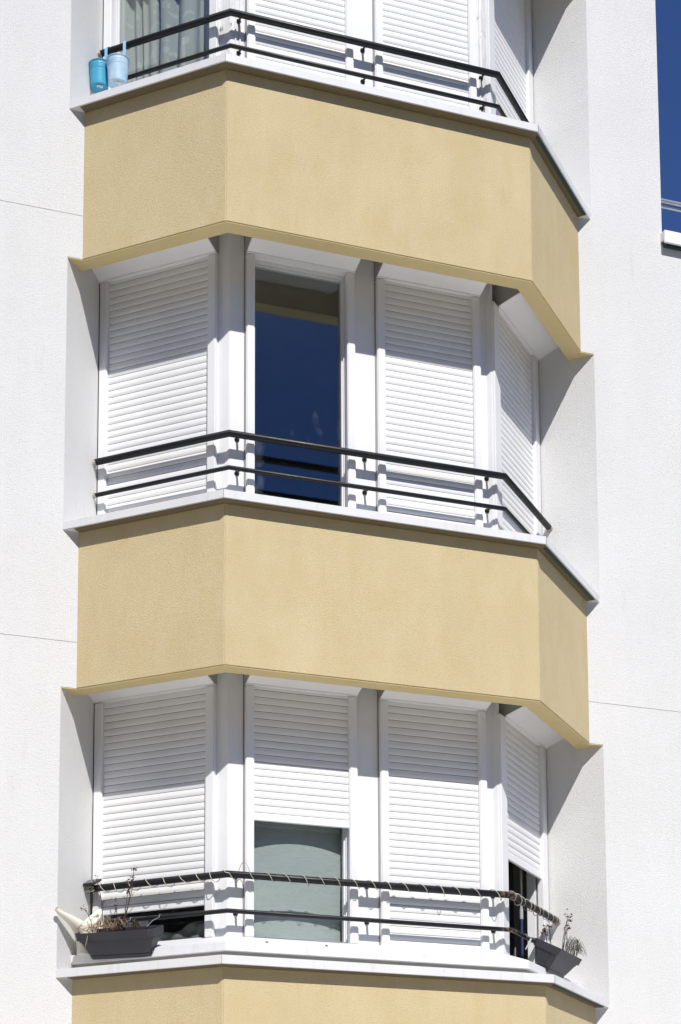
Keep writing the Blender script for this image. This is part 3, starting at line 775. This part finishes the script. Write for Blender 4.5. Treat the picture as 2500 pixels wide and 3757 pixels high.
for _ in range(44):
    t = random.uniform(0.90, 1.0); d = random.uniform(0.11, 0.2); h = random.uniform(0.06, 0.135); l = random.uniform(-0.03, 0.13)
    z = -4.48 + (d - 0.1) * 0.3
    m.tube([RX(t, d, z), RX(t + l * 0.25, d - 0.01, z + h * 0.7), RX(t + l * 0.7, d - 0.025, z + h), RX(t + l * 1.1, d - 0.035, z + h * 0.75), RX(t + l * 1.3, d - 0.04, z + h * 0.3)], 0.0011, 5, mitre=False)
m.build('grass_blade', M['wirytuft'], e)
m = MB(); leafcluster(m, RX(1.03, 0.12, -4.37), 4, 0.006, 0.014)
m.build('leaf_cluster', M['dry_leaf'], e, normals=False)

# ------------------------------------------------------------------ watering can
can = thing('watering_can', 'cream plastic watering can with a long tapering spout resting against the white wall', 'watering can', PL(1.0, 0.125) + (-4.64,))
base = Vector(PL(1.000, 0.130) + (-4.640,))
tip = Vector(PL(1.050, -0.112) + (-4.398,))
ev = Vector((tip.x - base.x, tip.y - base.y, 0)); LE = ev.length; ev.normalize(); sv = Vector((-ev.y, ev.x, 0))
def C(s, w, h): return base + ev * s + sv * w + Vector((0, 0, h))
n = 36; lev = 12
def body_ring(u, shrink=0.0):
    vs = []
    for k in range(n):
        a = 2 * math.pi * k / n; ca_, sa_ = math.cos(a), math.sin(a)
        top = 0.205 + 0.095 * max(0, -ca_) ** 1.3 - 0.02 * max(0, ca_)      # saddle shaped rim, tall at the handle
        h = 0.0 + top * u
        A = 0.054 + 0.024 * (h / 0.2) ** 1.2; B = 0.050 + 0.006 * (h / 0.2)
        c0 = -0.004 - 0.020 * (h / 0.2)
        vs.append(C(c0 + (A - shrink) * ca_, (B - shrink) * sa_, max(h, shrink)))
    return vs
rings = [body_ring(i / lev) for i in range(lev + 1)] + [body_ring(1 - i / lev, 0.003) for i in range(lev + 1)]
m = MB(); vs = [p for r in rings for p in r]
fs = [[i * n + k, i * n + (k + 1) % n, (i + 1) * n + (k + 1) % n, (i + 1) * n + k] for i in range(len(rings) - 1) for k in range(n)]
m.add(vs, fs, True); m.add(rings[0], [list(range(n))[::-1]]); m.add(rings[-1], [list(range(n))])
m.build('can_body', M['cream'], can)
m = MB(); path = []; rad = []
key = [(0.000, 0.004, 0.050), (0.000, 0.050, 0.053), (0.004, 0.095, 0.056), (0.020, 0.130, 0.055), (0.052, 0.157, 0.046), (0.100, 0.181, 0.034), (0.160, 0.203, 0.023), (0.225, 0.224, 0.0155), (LE, 0.242, 0.0125)]
for i in range(len(key) - 1):
    p0, p1, p2, p3 = key[max(0, i - 1)], key[i], key[i + 1], key[min(len(key) - 1, i + 2)]
    for j in range(4):
        u = j / 4
        q = [0.5 * (2 * b1 + (c1 - a1) * u + (2 * a1 - 5 * b1 + 4 * c1 - d1) * u * u + (3 * b1 - a1 - 3 * c1 + d1) * u ** 3) for a1, b1, c1, d1 in zip(p0, p1, p2, p3)]
        path.append(C(q[0], 0, q[1])); rad.append(q[2])
path.append(C(LE, 0, 0.242)); rad.append(0.0125)
m.tube(path, rad, 24, cap=False, mitre=False); m.build('spout', M['cream'], can)
m = MB(); hp = []
for i in range(13):
    a = -0.9 + i * 2.9 / 12
    hp.append(C(-0.100 - 0.045 * math.cos(a - 0.5), 0, 0.180 + 0.085 * math.sin(a)))
m.tube(hp, 0.010, 14, mitre=False); m.build('handle', M['cream'], can)

# ------------------------------------------------------------------ solar lamp and its light tube
sol = thing('solar_panel', 'small black solar panel on a stake at the wall end of the rusty handrail', 'solar panel', PL(1.065, 0.315) + (-4.30,))
def tilted(P, tc, dc, zc, lt, ld, th, ang, m, off=0):
    ca, sa = math.cos(ang), math.sin(ang); vs = []
    for s in (-1, 1):
        for a, b_ in ((-1, -1), (1, -1), (1, 1), (-1, 1)):
            d, z = b_ * ld / 2, s * th / 2 + off
            vs.append(P(tc + a * lt / 2, dc + d * ca - z * sa) + (zc + d * sa + z * ca,))
    m.add(vs, [[0, 1, 2, 3], [4, 5, 6, 7], [0, 1, 5, 4], [1, 2, 6, 5], [2, 3, 7, 6], [3, 0, 4, 7]])
m = MB(); tilted(PL, 1.075, 0.300, -4.160, 0.095, 0.105, 0.014, math.radians(27), m); m.build('case', M['solar_case'], sol, 0.003)
m = MB(); tilted(PL, 1.075, 0.300, -4.160, 0.075, 0.082, 0.001, math.radians(27), m, 0.0085); m.build('cell', M['solar_cell'], sol)
MB().tube([PL(1.068, 0.297) + (-4.17,), PL(1.068, 0.297) + (-4.29,), PL(1.068, 0.297) + (-4.291,), PL(1.068, 0.297) + (-4.40,)], [0.0105, 0.0105, 0.0072, 0.0065], 14, mitre=False).build('stake', M['solar_case'], sol)

path_xy = [PL(1.05, 0.3246), (0.125, 0.334), (1.963, 0.329), PR(1.12, 0.281)]
V = [Vector(p + (-4.192,)) for p in path_xy]
def along(s):
    for i in range(3):
        l = (V[i + 1] - V[i]).length
        if s <= l or i == 2: return V[i].lerp(V[i + 1], s / l), (V[i + 1] - V[i]).normalized(), i
        s -= l
tot = sum((V[i + 1] - V[i]).length for i in range(3))
pts = []; ph = 0.6; s = 0.0
l01 = (V[1] - V[0]).length
pitches = {}
while s < tot:
    p, tg, seg = along(s)
    pit = (0.105, 0.112, 0.090)[seg]
    turn = int(ph / (2 * math.pi))
    if turn not in pitches: pitches[turn] = (random.uniform(0.82, 1.25), random.uniform(0.0, 0.006) if random.random() < 0.75 else 0.016)
    k, sag = pitches[turn]
    side = tg.cross(Vector((0, 0, 1))).normalized()          # outwards
    r = 0.0245 + sag * max(0, -math.sin(ph)) + (sag * 0.3) * max(0, math.cos(ph + math.pi))
    bump_up = 0.0
    sA = s - (l01 + 0.10)
    if abs(sA) < 0.07 and math.sin(ph) > 0: bump_up = 0.055 * math.sin(ph) * (1 - (sA / 0.07) ** 2)
    pts.append(p - side * math.cos(ph) * r + Vector((0, 0, math.sin(ph) * r + bump_up)))
    ph += 0.22; s += 0.22 / (2 * math.pi) * pit * k
lt = thing('tube_light', 'pale clear light tube wound in loose coils around the rusty handrail', 'string light', tuple(V[0]))
MB().tube(pts, 0.0024, 7, mitre=False).build('light_tube', M['cable'], lt)
c0 = Vector(PL(1.068, 0.30) + (-4.195,)); loop = []
for i in range(40):
    a = i * 0.55
    loop.append(c0 + Vector(PL(0.028 * math.cos(a * 1.3) + 0.004 * math.sin(3 * a), -0.022 + 0.008 * math.sin(a * 2.1)) + (0.016 * math.sin(a) - 0.012,)))
MB().tube(loop, 0.0012, 5, mitre=False).build('thin_cable', M['cable'], lt)

# ------------------------------------------------------------------ pole and open sash at the right hand window of the bottom storey
w = thing('telescopic_pole', 'slim pale and navy pole standing in the open window behind the right planter', 'pole', PR(0.90, 0.46) + (-4.56,))
x, y = PR(0.90, 0.46)
MB().tube([(x, y, -4.14), (x, y, -3.70)], 0.0085, 12).build('upper_tube', M['palepole'], w)
MB().tube([(x, y, -4.20), (x, y, -4.13)], 0.012, 12).build('collar', M['palepole'], w)
MB().tube([(x, y, -4.55), (x, y, -4.19)], 0.0095, 12).build('lower_tube', M['bluepole'], w)

# ------------------------------------------------------------------ the wood across the street (seen only as a reflection in the panes)
M['foliage'] = plain('foliage', (0.055, 0.075, 0.03), 0.8, 0.2, 0.5, 0.8)
rs = random.Random(3); m = MB()
for i in range(44):
    a = math.radians(160 + i * 3.1 + rs.uniform(-1.5, 1.5)); R = rs.uniform(30, 38)
    cx, cy = 1 + R * math.cos(a), R * math.sin(a) * 1.02
    top = rs.uniform(7.5, 13.5); rx = rs.uniform(2.6, 4.2); lumps = [(rs.uniform(0, 6.28), rs.uniform(-0.8, 1.0), rs.uniform(0.5, 1.25)) for _ in range(14)]
    m.tube([(cx, cy, GZ), (cx + 0.3, cy, GZ + 8), (cx, cy, top - 3)], [0.3, 0.22, 0.08], 7, mitre=False)
    hz = (top - GZ - 2.0) / 2
    m.lathe((cx, cy, GZ + 2.0 + hz), [(max(0.01, 0.72 * rx * math.sin(math.pi * q_ / 7)), -0.78 * hz * math.cos(math.pi * q_ / 7)) for q_ in range(8)], 9)
    for _ in range(1700):
        lt_, lu_, lr_ = rs.choice(lumps); u = max(-1, min(1, rs.gauss(lu_, 0.16))); th = rs.gauss(lt_, 0.35); q = math.sqrt(1 - u * u) * rs.uniform(0.5, 1.0) * lr_
        hz = (top - GZ - 2.0) / 2
        p = Vector((cx + rx * q * math.cos(th), cy + rx * q * math.sin(th), GZ + 2.0 + hz + hz * u * rs.uniform(0.6, 1.0)))
        v1 = Vector((rs.uniform(-1, 1), rs.uniform(-1, 1), rs.uniform(-1, 1))).normalized(); v2 = v1.orthogonal().normalized()
        z = rs.uniform(0.2, 0.45)
        m.add([p - v1 * z, p - v2 * z * 0.6, p + v1 * z, p + v2 * z * 0.6], [[0, 1, 2, 3]])
wood = m.build('treeline', M['foliage'], normals=False)
tag(wood, 'far off green wood mirrored low in the window panes', 'wood'); wood['kind'] = 'stuff'

# ------------------------------------------------------------------ light, sky, camera
world = bpy.data.worlds.new('World'); S.world = world; world.use_nodes = True
nt = world.node_tree
sky = nt.nodes.new('ShaderNodeTexSky'); sky.sky_type = 'NISHITA'; sky.sun_disc = False
ld = Vector((0.07, 1.0, -1.11)).normalized()
el = math.asin(-ld.z); az = math.atan2(-ld.x, -ld.y)
sky.sun_elevation = el; sky.sun_rotation = az
sky.altitude = 0; sky.air_density = 1.0; sky.dust_density = 0.0; sky.ozone_density = 10.0
deep = nt.nodes.new('ShaderNodeMix'); deep.data_type = 'RGBA'; deep.blend_type = 'MULTIPLY'; deep.inputs[0].default_value = 1
deep.inputs[7].default_value = (0.92, 0.94, 1.22, 1)          # deep blue summer sky
nt.links.new(sky.outputs[0], deep.inputs[6]); nt.links.new(deep.outputs[2], nt.nodes['Background'].inputs[0]); nt.nodes['Background'].inputs[1].default_value = 0.068
sun = bpy.data.lights.new('sun', 'SUN'); sun.energy = 4.6; sun.angle = math.radians(0.53); sun.color = (1.0, 0.975, 0.93)
so = bpy.data.objects.new('sun', sun); COL.objects.link(so); so.rotation_euler = ld.to_track_quat('-Z', 'Y').to_euler(); so.location = (0, -10, 12)

cam = bpy.data.cameras.new('camera'); co = bpy.data.objects.new('camera', cam); COL.objects.link(co)
yaw, pitch, roll = 0.353123877, 0.132903088, -0.00445973953
fw = Vector((math.sin(yaw) * math.cos(pitch), math.cos(yaw) * math.cos(pitch), math.sin(pitch)))
rt = Vector((math.cos(yaw), -math.sin(yaw), 0)); up = rt.cross(fw)
r2 = rt * math.cos(roll) + up * math.sin(roll); u2 = -rt * math.sin(roll) + up * math.cos(roll)
co.matrix_world = Matrix(((r2.x, u2.x, -fw.x, -3.06951), (r2.y, u2.y, -fw.y, -10.2443533), (r2.z, u2.z, -fw.z, -6.68451432), (0, 0, 0, 1)))
cam.sensor_fit = 'VERTICAL'; cam.sensor_height = 36; cam.sensor_width = 24
cam.lens = 7016.78856 / 3757 * 36; cam.shift_y = 1954.46078 / 3757
cam.clip_start = 0.1; cam.clip_end = 2000
S.camera = co
S.view_settings.view_transform = 'Standard'; S.view_settings.look = 'None'; S.view_settings.exposure = 0.09; S.view_settings.gamma = 1
